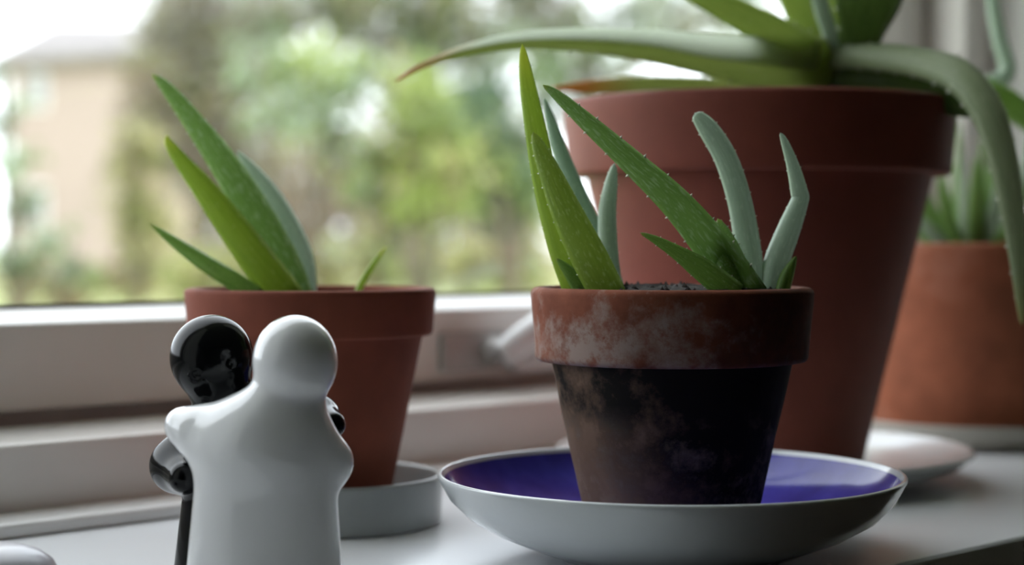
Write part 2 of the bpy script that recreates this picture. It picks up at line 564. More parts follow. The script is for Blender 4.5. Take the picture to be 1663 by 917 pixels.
# ------------------------------------------------------------------ leaves of the succulents
def aloe_leaf(name, ctrl, mat, parent, thick=.42, roll=0.0, teeth=True, nsamp=26, pitch_mm=.0042, tooth=.0012, label=None, channel=.25, tilt_up=0.0):
    """ctrl: (px, py, depth, width px) from base to tip; crescent section, convex side turned to the room."""
    P = [at(a, b, d) for a, b, d, w in ctrl]
    W = [w * d / FPX for a, b, d, w in ctrl]
    data = catmull([(*p, w) for p, w in zip(P, W)], nsamp)
    pts = [Vector(q[:3]) for q in data]
    wid = [max(q[3], 1e-4) for q in data]
    tw = ctrl[-1][3]
    org = Vector(root_of(parent).location)
    K = 8
    V, F, UV = [], [], []
    rings = []
    wdirs = []
    for i, p in enumerate(pts):
        t = (pts[min(i + 1, nsamp - 1)] - pts[max(i - 1, 0)]).normalized()
        view = (CAM - p).normalized()
        wd = t.cross(view)
        if wd.length < .05: wd = t.cross(Vector((0, 0, 1)))
        wd.normalize()
        wd = Matrix.Rotation(math.radians(roll), 3, t) @ wd
        nn = wd.cross(t)
        if nn.dot(view) < 0: nn = -nn
        if tilt_up:
            c = [(Matrix.Rotation(math.radians(sg * tilt_up), 3, t) @ nn, Matrix.Rotation(math.radians(sg * tilt_up), 3, t) @ wd) for sg in (-1, 1)]
            nn, wd = max(c, key=lambda q: q[0].z)
        wdirs.append((wd, nn, t))
        w = wid[i] / 2
        ft = 1.0
        if i == nsamp - 1: ft = .25
        th = w * 2 * thick
        ring = []
        for k in range(K + 1):                       # convex face
            u = -1 + 2 * k / K
            ring.append((u, th * (max(0, 1 - u * u)) ** .62))
        for k in range(1, K):                        # channelled face
            u = 1 - 2 * k / K
            ring.append((u, th * channel * (1 - u * u) if channel >= 0 else channel * th * (1 - u * u)))
        ids = []
        for u, h in ring:
            ids.append(len(V))
            V.append(p + wd * (u * w * ft) + nn * (h * ft - th * .4 * ft))
            UV.append((u * .5 + .5, i / (nsamp - 1)))
        rings.append(ids)
    m = len(rings[0])
    for i in range(nsamp - 1):
        for k in range(m):
            l = (k + 1) % m
            F.append([rings[i][k], rings[i][l], rings[i + 1][l], rings[i + 1][k]])
    tipv = len(V)
    t = wdirs[-1][2]
    V.append(pts[-1] + t * wid[-1] * .25)
    UV.append((.5, 1))
    for k in range(m): F.append([rings[-1][k], rings[-1][(k + 1) % m], tipv])
    F.append(rings[0][::-1])
    bm = bmesh.new()
    bv = [bm.verts.new(p - org) for p in V]
    for q in F: bm.faces.new([bv[i] for i in q])
    bmesh.ops.recalc_face_normals(bm, faces=bm.faces[:])
    bm.verts.index_update()
    uvl = bm.loops.layers.uv.new('UVMap')
    for f in bm.faces:
        f.smooth = True
        for lo in f.loops: lo[uvl].uv = UV[lo.vert.index]
    me = bpy.data.meshes.new(name)
    bm.to_mesh(me); bm.free()
    me.materials.append(mat)
    o = bpy.data.objects.new(name, me)
    COL.objects.link(o)
    o.parent = parent
    if label: o['label'] = label
    if teeth:
        tv, tf = [], []
        acc = 0
        rnd = random.Random(len(V) + int(ctrl[0][0]))
        step = pitch_mm
        for i in range(1, nsamp - 1):
            acc += (pts[i] - pts[i - 1]).length
            if acc < step: continue
            acc = rnd.uniform(-.2, .2) * step
            wd, nn, t = wdirs[i]
            sc = min(1.0, wid[i] / (tooth * 6)) * rnd.uniform(.8, 1.2)
            for s in (-1, 1):
                e = pts[i] + wd * (s * wid[i] / 2 * .985) - nn * (wid[i] * thick * .4)
                h = tooth * sc
                b = len(tv)
                tv += [e - t * h * .55 - wd * s * h * .3, e + t * h * .55 - wd * s * h * .3, e + nn * h * .5 - wd * s * h * .3,
                       e - nn * h * .35 - wd * s * h * .3, e + wd * s * h * .75 + t * h * .35]
                tf += [[b, b + 2, b + 4], [b + 2, b + 1, b + 4], [b + 1, b + 3, b + 4], [b + 3, b, b + 4]]
        if tv:
            to = part('teeth', tv, tf, M['tooth'], o, True, None)
            to['kind'] = 'stuff'
    return o


def soil_disc(centre, r, z, parent, amp=.0015, seed=1, dome=.0):
    rnd = random.Random(seed)
    n, rings = 40, 10
    V, F = [Vector(centre) + Vector((0, 0, z + dome))], []
    for i in range(1, rings + 1):
        rr = r * i / rings
        for j in range(n):
            a = 2 * math.pi * j / n
            hgt = z + dome * (1 - (i / rings) ** 2) + (rnd.uniform(-1, 1) * amp if i < rings else -amp)
            V.append(Vector(centre) + Vector((rr * math.cos(a), rr * math.sin(a), hgt)))
    for j in range(n): F.append([0, 1 + j, 1 + (j + 1) % n])
    for i in range(rings - 1):
        for j in range(n):
            a = 1 + i * n
            F.append([a + j, a + n + j, a + n + (j + 1) % n, a + (j + 1) % n])
    o = part('soil', V, F, M['soil'], parent, True, None)
    # crumbs of earth
    cv, cf = [], []
    for k in range(90):
        a, q = rnd.uniform(0, 6.283), math.sqrt(rnd.random()) * r * .93
        s = rnd.uniform(.0008, .0022)
        p = Vector(centre) + Vector((q * math.cos(a), q * math.sin(a), z + dome * (1 - (q / r) ** 2)))
        b = len(cv)
        for d in ((1, 0, 0), (-1, 0, 0), (0, 1, 0), (0, -1, 0), (0, 0, 1), (0, 0, -1)):
            cv.append(p + Vector(d) * s * rnd.uniform(.6, 1.2))
        for x, y, zz in ((0, 2, 4), (2, 1, 4), (1, 3, 4), (3, 0, 4), (2, 0, 5), (1, 2, 5), (3, 1, 5), (0, 3, 5)):
            cf.append([b + x, b + y, b + zz])
    c = part('soil_crumbs', cv, cf, M['soil'], o, True, None)
    c['kind'] = 'stuff'
    return o


def arc(cx, cz, r, a0, a1, n=5):
    return [(cx + r * math.cos(math.radians(a0 + (a1 - a0) * k / n)), cz + r * math.sin(math.radians(a0 + (a1 - a0) * k / n))) for k in range(n + 1)]


def flower_pot(root, base, z0, r0, zl, rb, rl, rt, zt, mbody, mrim, wall=.005, wob=.0, seed=0.0, lean=None, round_=.0016):
    """Tapered body with a drainage-hole foot plus a collar: r0 foot, rb body under the collar, rl/rt collar bottom/top radius."""
    body = [(0, z0 + .003), (r0 * .82, z0 + .003), (r0 * .86, z0)] + arc(r0 - round_, z0 + round_, round_, -90, 0, 4)
    for k in range(1, 12):
        t = k / 12
        body.append((r0 + (rb - r0) * t, z0 + round_ + (zl - z0 - round_) * t))
    body += [(rb, zl), (rb + .001, zl + .003), (rt - wall, zt - .006), (rt - wall - .001, zt - .012), (rb - wall, zl), (r0 - wall, z0 + .008), (0, z0 + .008)]
    o = lathe('pot', body, base, mbody, root, 96, wob, seed, 40, lean)
    rim = [(rb - .001, zl + .0005)] + arc(rl - round_, zl + round_, round_, -90, 0, 4)
    for k in range(1, 6):
        t = k / 6
        rim.append((rl + (rt - rl) * t, zl + round_ + (zt - zl - 2 * round_) * t))
    rim += arc(rt - round_, zt - round_, round_, 0, 90, 4) + arc(rt - wall + round_, zt - round_, round_, 90, 180, 4)
    rim += [(rt - wall, zt - .008)]
    r = lathe('rim', rim, base, mrim, o, 96, wob, seed + 3, 40, lean)
    return o, r


# ------------------------------------------------------------------ front pot and its blue plate
PB = spot(1089, .617)
plate = thing('blue_plate', PB, 'white porcelain plate glazed cobalt blue inside, under the stained flowerpot', 'plate')
outer = [(0, .0042), (.036, .0042), (.0372, .0000), (.0392, .0000), (.0405, .0016), (.0455, .0026), (.0535, .0058), (.0615, .0092), (.0705, .0145),
         (.0765, .0205), (.0802, .0272)] + arc(.0796, .0282, .0009, -10, 120, 5)
inner = [(.0788, .0283), (.0762, .0240), (.0715, .0190), (.064, .0145), (.055, .0112), (.046, .0090), (.036, .0082), (.02, .0080), (0, .0080)]
pl = lathe('plate_body', outer + [(.0788, .0283), (.0775, .0262), (.075, .021), (.06, .0115), (.04, .0068), (0, .0065)], PB, M['plate'], plate, 128, .0001, 2)
gz = lathe('blue_glaze', [(.0780, .0275)] + inner[1:], PB, M['cobalt'], pl, 128, .0001, 2)
gz['label'] = 'cobalt blue glaze lining the plate'

FP = spot(1090, .617)
fa = thing('potted_aloe', FP + Vector((0, 0, .0082)), 'small aloe in a stained terracotta pot, black body and limy rim, on the blue plate', 'plant')
flower_pot(fa, FP, .0083, .0290, .0676, .0414, .0470, .0487, .0930, M['old_body'], M['old_rim'], .0055, .0005, 7.0, None, .0022)
soil_disc(FP, .0434, .0915, fa, .0012, 3, .0015)
D = .617


def F_(name_mat, ctrl, **k):
    return aloe_leaf('leaf', ctrl, M[name_mat], fa, **k)


F_('leaf_lime', [(948, 478, .612, 62), (918, 400, .612, 56), (888, 300, .612, 44), (868, 200, .610, 34), (854, 120, .607, 22), (848, 72, .605, 6)], label='tall lime green leaf', thick=.25, tooth=.0006)
F_('leaf_lime_spot', [(990, 482, .596, 58), (958, 420, .596, 60), (923, 350, .596, 52), (895, 285, .598, 38), (876, 240, .600, 24), (866, 215, .601, 7)], label='spotted green leaf in front of the tall lime one', thick=.28, tooth=.0007)
F_('leaf_blue', [(1006, 480, .632, 26), (975, 400, .632, 32), (935, 310, .634, 30), (908, 240, .636, 24), (893, 190, .637, 15), (884, 160, .638, 5)], label='slim blue-green leaf', tooth=.0006)
F_('leaf_pale', [(1002, 482, .622, 24), (990, 420, .622, 30), (986, 350, .623, 30), (992, 300, .624, 22), (998, 266, .625, 8)], label='short pale leaf', tooth=.0006)
F_('leaf_spot', [(1222, 486, .598, 60), (1165, 410, .597, 62), (1098, 330, .596, 52), (1025, 262, .596, 40), (950, 195, .597, 28), (905, 155, .598, 17), (882, 138, .598, 5)],
   label='long spotted leaf leaning left with pale teeth', thick=.26, tooth=.0012, pitch_mm=.0062)
F_('leaf_pale', [(1228, 482, .612, 34), (1216, 410, .612, 42), (1202, 330, .612, 40), (1180, 260, .612, 38), (1152, 212, .612, 34), (1134, 190, .612, 22), (1129, 184, .612, 8)], label='pale blunt-tipped leaf', tooth=.0007, thick=.35)
F_('leaf_pale', [(1252, 482, .610, 34), (1260, 430, .610, 42), (1282, 370, .610, 38), (1299, 325, .610, 29), (1298, 312, .610, 28), (1288, 270, .609, 21), (1274, 230, .608, 12), (1267, 216, .608, 4)],
   label='kinked leaf, pale below and green at the tip', tooth=.0005, nsamp=34)
F_('leaf_green', [(1195, 480, .590, 44), (1140, 437, .588, 38), (1100, 410, .588, 24), (1066, 390, .588, 14), (1040, 378, .588, 4)], label='short green leaf lying low to the left', thick=.3, tooth=.0007)
F_('leaf_spot', [(1215, 482, .604, 36), (1196, 430, .604, 36), (1178, 385, .604, 26), (1166, 356, .604, 8)], label='small toothed leaf at the crown', tooth=.0011, pitch_mm=.003)
F_('leaf_spot', [(1190, 482, .596, 44), (1180, 440, .596, 40), (1168, 405, .597, 26), (1160, 385, .598, 8)], label='small spotted inner leaf', tooth=.001)
F_('leaf_green', [(1268, 480, .606, 24), (1278, 448, .606, 22), (1287, 428, .606, 13), (1293, 416, .606, 4)], label='tiny leaf at the right', teeth=False)
F_('leaf_green', [(950, 478, .604, 30), (930, 448, .604, 24), (914, 430, .604, 13), (904, 420, .604, 4)], label='tiny leaf at the left', teeth=False)

# ------------------------------------------------------------------ left pot and its grey dish
LD = spot(531, .692)
dish = lathe('grey_dish', [(0, 0), (.0425, 0)] + arc(.0428, .0015, .0015, -90, 0, 4) + [(.0445, .010), (.0446, .0172)] + arc(.0434, .0176, .0012, 0, 180, 6) +
             [(.0418, .0150), (.0410, .0072), (.0385, .0060), (.02, .0058), (0, .0058)], LD, M['grey_dish'], None, 96, .0001)
dish.location = LD
for v in dish.data.vertices: v.co -= LD
tag(dish, 'straight-sided grey glazed dish under the left terracotta pot', 'dish')
LP = spot(505, .690)
la = thing('potted_aloe', LP + Vector((0, 0, .0060)), 'young aloe in a clean red-brown terracotta pot behind the ceramic figures', 'plant')
flower_pot(la, LP, .0061, .0300, .0727, .0431, .0471, .0484, .0908, M['clay_left'], M['clay_left'], .005, .0001, 1.0)
soil_disc(LP, .0434, .0860, la, .0010, 5)


def L_(mat, ctrl, **k):
    return aloe_leaf('leaf', ctrl, M[mat], la, **k)


L_('leaf_spot', [(488, 490, .688, 50), (455, 425, .687, 62), (412, 345, .686, 58), (365, 268, .686, 48), (312, 195, .686, 34), (270, 142, .686, 20), (247, 121, .686, 5)],
   label='longest leaf, dark spotted green', thick=.24, tooth=.0007)
L_('leaf_pale', [(498, 488, .700, 34), (485, 420, .701, 50), (452, 345, .702, 44), (418, 290, .703, 30), (385, 245, .704, 6)], label='pale strip added for the lit upper side of the longest leaf', thick=.3, tooth=.0006)  # separate strip paints the lit upper face of the longest leaf
L_('leaf_lime', [(468, 488, .676, 60), (420, 425, .675, 58), (375, 365, .675, 50), (330, 305, .675, 38), (292, 258, .676, 24), (274, 232, .677, 14), (271, 220, .678, 5)],
   label='lime green leaf left of the longest', thick=.24, tooth=.0006)
L_('leaf_green', [(420, 482, .670, 30), (375, 453, .669, 31), (330, 425, .669, 27), (285, 394, .669, 18), (242, 362, .669, 4)], label='short green leaf spreading low to the left', tooth=.0006)
L_('leaf_lime', [(578, 478, .702, 10), (592, 452, .702, 11), (610, 424, .703, 9), (627, 400, .704, 3)], label='thin pale leaf sprouting at the right', teeth=False)

# ------------------------------------------------------------------ big pot and its white saucer
BD = spot(1240, .822)
sau = lathe('white_saucer', [(0, .0025), (.050, .0025), (.0515, 0), (.054, 0), (.056, .0020), (.078, .0040), (.088, .0075), (.0935, .0120)] + arc(.0938, .0133, .0013, -40, 140, 6) +
            [(.090, .0128), (.082, .0092), (.070, .0068), (.05, .0060), (0, .0058)], BD, M['saucer'], None, 112, .0001)
sau.location = BD
for v in sau.data.vertices: v.co -= BD
tag(sau, 'white porcelain saucer under the large terracotta pot', 'plate')
BPp = spot(1230, .820)
ba = thing('potted_aloe', BPp + Vector((0, 0, .0062)), 'big sprawling aloe in the large deep red terracotta pot', 'plant')
lean = Matrix.Rotation(math.radians(0.8), 3, FWD)
flower_pot(ba, BPp, .0063, .0480, .1385, .0785, .0868, .0892, .1722, M['clay_big'], M['clay_big'], .007, .0001, 4.0, None, .002)
soil_disc(BPp, .080, .164, ba, .002, 9)


def B_(mat, ctrl, **k):
    k.setdefault('pitch_mm', .009)
    k.setdefault('tooth', .0018)
    return aloe_leaf('leaf', ctrl, M[mat], ba, **k)


V, F = [], []
add_tube(V, F, [at(1345, 200, .82), at(1345, 150, .82), at(1350, 90, .82), at(1352, 30, .825), at(1358, -60, .83)], [.017, .019, .019, .015, .010], 14)
part('stem', V, F, M['leaf_olive_plain'], ba)
B_('leaf_olive', [(1360, 112, .80, 80), (1260, 110, .785, 76), (1160, 96, .770, 58), (1050, 78, .755, 44), (940, 68, .745, 32), (840, 69, .738, 25), (750, 85, .733, 18), (685, 107, .73, 11), (641, 133, .73, 4)],
   label='long leaf arching left to an orange tip', nsamp=40, thick=.3, roll=0)
B_('leaf_glow', [(1330, 90, .788, 46), (1240, 82, .776, 46), (1150, 74, .762, 38), (1050, 60, .751, 27), (940, 55, .742, 20), (840, 59, .735, 15), (750, 78, .731, 9), (690, 101, .729, 3)], label='pale sage strip added for the backlit far half of the long leaf', teeth=False, thick=.15, nsamp=36)  # extra strip carries the light coming through the long leaf
B_('leaf_brown_tip', [(1330, 150, .85, 40), (1240, 148, .845, 38), (1150, 143, .838, 36), (1060, 139, .83, 32), (980, 140, .822, 26), (930, 142, .818, 16), (895, 143, .815, 4)],
   label='low leaf with a brown tip resting on the rim', thick=.3, nsamp=30)
B_('leaf_olive_plain', [(1350, 120, .80, 84), (1290, 78, .785, 72), (1220, 35, .772, 52), (1150, -2, .762, 40), (1070, -42, .75, 24), (1010, -70, .74, 6)],
   label='olive leaf rising to the upper left', nsamp=30, thick=.28)
B_('leaf_olive_plain', [(1350, 110, .81, 70), (1325, 60, .805, 62), (1300, 10, .80, 56), (1270, -50, .79, 46), (1220, -140, .78, 8)], label='olive leaf rising steeply', thick=.28)
B_('leaf_pale', [(1356, 90, .795, 22), (1346, 48, .79, 26), (1332, 5, .785, 26), (1318, -60, .78, 20), (1300, -130, .775, 5)], label='pale edge-on leaf at the crown', thick=.3)
B_('leaf_dark', [(1385, 90, .80, 60), (1398, 50, .79, 78), (1408, 5, .78, 108), (1420, -50, .77, 100), (1440, -160, .75, 10)], label='broad dark leaf rising towards the room', thick=.2, nsamp=22)
B_('leaf_grey', [(1335, 92, .80, 40), (1420, 90, .775, 50), (1500, 100, .752, 58), (1562, 124, .735, 64), (1606, 180, .722, 62), (1631, 258, .715, 54), (1646, 340, .712, 44), (1655, 420, .712, 32), (1659, 490, .712, 18), (1660, 527, .712, 6)],
   label='heavy grey-green leaf arching right and hanging down', nsamp=48, thick=.26, tilt_up=28)
B_('leaf_dark', [(1250, 140, .82, 50), (1350, 130, .80, 66), (1430, 133, .785, 72), (1510, 148, .775, 66), (1565, 170, .768, 42), (1606, 190, .765, 8)], label='dark piece added for the shaded underside of the hanging leaf', thick=.35, teeth=False)  # dark colour stands for the hanging leaf's underside in shade
B_('leaf_green', [(1400, 120, .86, 50), (1500, 122, .865, 50), (1590, 146, .87, 46), (1650, 176, .875, 44), (1710, 230, .88, 30), (1740, 270, .885, 6)], label='dark green leaf with bright teeth at the far right', thick=.3)
B_('leaf_pale', [(1480, 130, .90, 22), (1590, 138, .91, 26), (1635, 118, .915, 28), (1622, 60, .92, 24), (1612, 0, .925, 20), (1608, -80, .93, 6)], label='slender pale leaf bending upward', thick=.3, teeth=False, nsamp=34)

# ------------------------------------------------------------------ right pot on its cream dish
RP = spot(1585, .985)
rd = lathe('cream_dish', [(0, 0), (.062, 0), (.066, .0015), (.070, .006), (.0725, .0120)] + arc(.0715, .0125, .001, 0, 170, 4) +
           [(.068, .0085), (.064, .0065), (0, .006)], RP, M['cream_dish'], None, 80)
rd.location = RP
for v in rd.data.vertices: v.co -= RP
tag(rd, 'low cream glazed dish under the orange-brown pot at far right', 'dish')
ra = thing('potted_rosette', RP + Vector((0, 0, .0062)), 'spiky green rosette succulent in a plain orange-brown cylindrical clay pot', 'plant')
prof = [(0, .0090), (.045, .0090)] + arc(.0545, .0088, .002, -90, 0, 4)
for k in range(1, 14): prof.append((.0565 + .0095 * k / 14, .0088 + .098 * k / 14))
prof += arc(.0645, .1065, .0015, 0, 90, 4) + arc(.0625, .1065, .0015, 90, 180, 4) + [(.060, .098), (.055, .02), (0, .02)]
lathe('pot', prof, RP, M['clay_right'], ra, 96, .0003, 8)
soil_disc(RP, .0595, .099, ra, .001, 12)
rnd = random.Random(4)
for k in range(34):
    a = rnd.uniform(0, 6.283) if k > 11 else k / 12 * 6.283
    tilt = rnd.uniform(.75, 1.15) if k < 12 else rnd.uniform(.05, .75)
    ln = rnd.uniform(.042, .062)
    base = RP + Vector((.008 * math.cos(a), .008 * math.sin(a), .098))
    hd = Vector((math.cos(a), math.sin(a), 0))
    P = [base, base + hd * ln * .4 * math.sin(tilt) + Vector((0, 0, ln * .35 * math.cos(tilt) + .004)),
         base + hd * ln * .75 * math.sin(tilt) + Vector((0, 0, ln * .75 * math.cos(tilt) + .006)),
         base + hd * ln * math.sin(tilt) * .95 + Vector((0, 0, ln * 1.1 * math.cos(tilt) + .012))]
    ctrl = []
    for p, w in zip(P, (.0075, .0078, .005, .001)):
        r_ = p - CAM
        dd = r_.dot(look)
        ctrl.append((831.5 + FPX * r_.dot(RGT) / dd, 458.5 - FPX * r_.dot(UP) / dd, r_.dot(FWD), w * FPX / dd))
    aloe_leaf('leaf', ctrl, M['rosette_pale' if k % 4 == 1 else 'rosette'], ra, teeth=False, nsamp=14, thick=.3)


# ------------------------------------------------------------------ the two hugging figures (implicit surfaces)
def smin(a, b, k):
    h = np.clip(.5 + .5 * (b - a) / k, 0, 1)
    return b * (1 - h) + a * h - k * h * (1 - h)


def sd_cone(P, a, b, r1, r2):
    a, b = np.array(a), np.array(b)
    ba = b - a
    t = np.clip(((P - a) @ ba) / ba.dot(ba), 0, 1)
    q = a + t[..., None] * ba
    return np.linalg.norm(P - q, axis=-1) - (r1 + (r2 - r1) * t)


def sd_ell(P, c, r):
    r = np.array(r)
    q = (P - np.array(c))
    k0 = np.linalg.norm(q / r, axis=-1)
    k1 = np.linalg.norm(q / (r * r), axis=-1) + 1e-12
    return k0 * (k0 - 1) / k1


def surface_net(fn, lo, hi, h):
    ax = [np.arange(lo[i], hi[i] + h, h) for i in range(3)]
    G = np.stack(np.meshgrid(*ax, indexing='ij'), -1)
    Vv = fn(G)
    n = np.array(Vv.shape)
    S = Vv < 0
    c = [slice(None, -1), slice(1, None)]
    cells = n - 1
    acc = np.zeros((*cells, 3)); cnt = np.zeros(cells)
    for axis in range(3):
        o1, o2 = [q for q in range(3) if q != axis]
        for u in (0, 1):
            for w in (0, 1):
                s0 = [None] * 3; s1 = [None] * 3
                s0[axis], s1[axis] = c[0], c[1]
                s0[o1] = s1[o1] = c[u]
                s0[o2] = s1[o2] = c[w]
                A, Bv = Vv[tuple(s0)], Vv[tuple(s1)]
                x = (A < 0) != (Bv < 0)
                t = np.where(x, A / np.where(x, A - Bv, 1), 0)
                pos = np.zeros((*cells, 3))
                pos[..., axis] = t; pos[..., o1] = u; pos[..., o2] = w
                acc += pos * x[..., None]; cnt += x
    idx = -np.ones(cells, int)
    act = cnt > 0
    idx[act] = np.arange(act.sum())
    ijk = np.argwhere(act)
    verts = np.array(lo) + (ijk + acc[act] / cnt[act][:, None]) * h
    faces = []
    for axis in range(3):
        o1, o2 = [(1, 2), (2, 0), (0, 1)][axis]
        s0 = [slice(None)] * 3; s1 = [slice(None)] * 3
        s0[axis], s1[axis] = slice(None, -1), slice(1, None)
        x = S[tuple(s0)] != S[tuple(s1)]
        for e in np.argwhere(x):
            if min(e[o1], e[o2]) < 1 or e[o1] >= cells[o1] or e[o2] >= cells[o2]: continue
            q = []
            for d1, d2 in ((-1, -1), (0, -1), (0, 0), (-1, 0)):
                z = e.copy(); z[o1] += d1; z[o2] += d2
                q.append(int(idx[tuple(z)]))
            if not S[tuple(e)]: q = q[::-1]
            faces.append(q)
    for it in range(3):
        e = 2e-4
        v0 = fn(verts)
        g = np.stack([(fn(verts + np.eye(3)[i] * e) - fn(verts - np.eye(3)[i] * e)) / (2 * e) for i in range(3)], -1)
        verts = verts - g * (v0 / np.maximum((g * g).sum(-1), .25))[:, None] * .8
    return verts, faces


SW = spot(434, .530)                    # both figures are modelled in a frame at the white one's foot: x right, y away, z up
fx, fy = Vector(RGT), Vector(FWD)


def to_world(v): return SW + fx * v[0] + fy * v[1] + Vector((0, 0, v[2]))


def white_fig(P):
    d = sd_ell(P, (.0082, -.0005, .0728), (.0126, .0122, .0139))
    d = smin(d, sd_cone(P, (.0058, 0, .063), (.001, 0, .047), .0085, .0150), .0045)
    d = smin(d, sd_cone(P * np.array([1, 1.4, 1]), (-.0006, 0, .043), (-.0012, 0, .0), .0205, .0240), .008)
    d = smin(d, sd_cone(P, (-.004, .000, .0515), (-.0268, .007, .0534), .0088, .0050), .009)
    d = smin(d, sd_cone(P, (-.010, .000, .044), (-.0215, .004, .0505), .0090, .0055), .008)
    d = smin(d, sd_cone(P, (.009, .000, .0525), (.0176, .004, .0425), .0080, .0064), .007)
    d = smin(d, sd_cone(P, (.0176, .004, .0425), (.0150, .018, .0400), .0064, .0045), .004)
    return np.maximum(d, -P[..., 2])


BX, BY = -.0118, .0345


def black_fig(P):
    d = sd_ell(P, (-.0218, .0310, .0722), (.0131, .0126, .0134))
    d = smin(d, sd_cone(P, (-.0205, BY, .064), (BX - .003, BY, .048), .0085, .0140), .005)
    d = smin(d, sd_cone((P - np.array([0, BY, 0])) * np.array([1, 1.4, 1]), (BX + .0010, 0, .040), (BX + .0012, 0, 0), .0195, .0246), .006)
    # elbow at the left, the other arm over the white figure's shoulder
    d = smin(d, sd_cone(P, (BX - .010, BY, .0500), (-.0318, BY - .006, .0385), .0080, .0082), .003)
    d = smin(d, sd_cone(P, (-.0318, BY - .006, .0385), (-.0275, BY - .020, .0365), .0082, .0050), .004)
    d = smin(d, sd_cone(P, (BX + .008, BY, .0530), (.0125, BY - .010, .0545), .0075, .0055), .006)
    d = smin(d, sd_cone(P, (.0125, BY - .010, .0545), (.0178, BY - .022, .0528), .0055, .0042), .004)
    for ex, ey, ez in ((-.0248, .0187, .0675), (-.0140, .0203, .0708)):
        q = P - np.array((ex, ey, ez))
        ring = np.sqrt((np.hypot(q[..., 0], q[..., 2]) - .0021) ** 2 + q[..., 1] ** 2) - .0004
        d = smin(d, ring, .0008)
        d = np.maximum(d, .0016 - np.linalg.norm(q, axis=-1))
    return np.maximum(d, -P[..., 2])


def clearance(P):                       # the black glaze stays outside the white figure
    return np.maximum(black_fig(P), .0004 - white_fig(P))


for nm, fn, mt, lab, lo, hi in (
        ('salt_shaker', white_fig, 'white_glaze', 'glossy white ceramic hugging figure seen from behind, in front of the left pot', (-.040, -.030, -.0006), (.036, .036, .092)),
        ('pepper_shaker', clearance, 'black_glaze', 'glossy black ceramic hugging figure facing us over the white one', (-.046, -.004, -.0006), (.034, .068, .092))):
    v, f = surface_net(fn, lo, hi, .00095)
    v[:, 2] = np.maximum(v[:, 2], 0)
    o = part(nm, [to_world(p) - SW for p in v], f, M[mt], None, True, None)
    o.location = SW
    tag(o, lab, 'figurine')

# ------------------------------------------------------------------ lilac-grey dish in the near left corner
GD = spot(-22, .525)
gd = lathe('upturned_dish', [(0, 0), (.0180, 0), (.0208, .0020), (.0214, .0055), (.0207, .0100), (.0186, .0140), (.0150, .0168), (.0098, .0186), (.005, .0191), (0, .0192)], GD, M['lilac_dish'], None, 64)
gd.location = GD
for v in gd.data.vertices: v.co -= GD
tag(gd, 'smooth rounded lilac-grey dish in the near left corner of the sill', 'dish')

# ------------------------------------------------------------------ the garden
GZ = -.05
M['lawn'] = plain('lawn_grass', (.30, .34, .12), .9, var=.3, scale=.6)
M['bark'] = plain('tree_bark', (.16, .13, .10), .9, var=.3, scale=6)
M['facade'] = plain('peach_render', (.40, .315, .28), .85, var=.05, scale=.7)
M['facade_shade'] = plain('shaded_render', (.40, .30, .22), .85, var=.08, scale=.7)  # browner tone paints the house side that lies in shade
M['roof'] = plain('grey_roof', (.22, .20, .19), .8, var=.15, scale=2)
M['window_far'] = plain('far_window_glass', (.30, .31, .33), .15)
M['white_wood'] = plain('white_boards', (.82, .82, .82), .7, var=.03)

bm = bmesh.new()
add_box(bm, (-120, OUT + .02, GZ - .2), (120, 200, GZ))
tag(bm_part('lawn', bm, M['lawn'], smooth=False), 'yellowish green lawn beyond the window', kind='structure')

# frame of the garden: e right, n ahead of the camera
def garden(e, n, z): return Vector((CAM.x, CAM.y, 0)) + RGT * e + FWD * n + Vector((0, 0, z))


def far_box(name, e0, e1, n0, n1, z0, z1, mat, parent):
    v = [garden(e, n, z) for z in (z0, z1) for e, n in ((e0, n0), (e1, n0), (e1, n1), (e0, n1))]
    f = [[3, 2, 1, 0], [4, 5, 6, 7], [0, 1, 5, 4], [1, 2, 6, 5], [2, 3, 7, 6], [3, 0, 4, 7]]
    return part(name, v, f, mat, parent, False)


# house: its left front in the frame
n0 = 46.0
ex = lambda px, n=n0: (px - 831.5) / FPX * n
ez = lambda py, n=n0: CAM.z + (HORIZON - py) / FPX * n
hs = thing('house', garden(ex(60), n0, GZ), 'two-storey peach rendered house with a grey roof beyond the trees at left', 'house')
w = far_box('facade', ex(18), ex(196), n0, n0 + 8, GZ, ez(88), M['facade'], hs)
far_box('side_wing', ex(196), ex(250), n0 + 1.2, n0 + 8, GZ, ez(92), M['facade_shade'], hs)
rv = [garden(ex(-8), n0 - .4, ez(98)), garden(ex(262), n0 - .4, ez(80)), garden(ex(262), n0 + 9, ez(80)), garden(ex(-8), n0 + 9, ez(98)),
      garden(ex(-8), n0 - .4, ez(112)), garden(ex(262), n0 - .4, ez(94)), garden(ex(262), n0 + 9, ez(94)), garden(ex(-8), n0 + 9, ez(112)),
      garden(ex(88, n0 + 4), n0 + 4, ez(38, n0 + 4)), garden(ex(236, n0 + 4), n0 + 4, ez(38, n0 + 4))]
part('roof', rv, [[0, 1, 9, 8], [1, 2, 9], [2, 3, 8, 9], [3, 0, 8], [4, 5, 1, 0], [5, 6, 2, 1], [6, 7, 3, 2], [7, 4, 0, 3], [7, 6, 5, 4]], M['roof'], hs, False)
for a, b in ((48, 78),):
    for y0, y1 in ((118, 178), (300, 362)):
        fo = far_box('window', ex(a), ex(b), n0 - .05, n0 + .02, ez(y1), ez(y0), M['white_wood'], hs)
        far_box('pane', ex(a + 3), ex(b - 3), n0 - .07, n0 - .04, ez(y1 - 4), ez(y0 + 4), M['window_far'], fo)
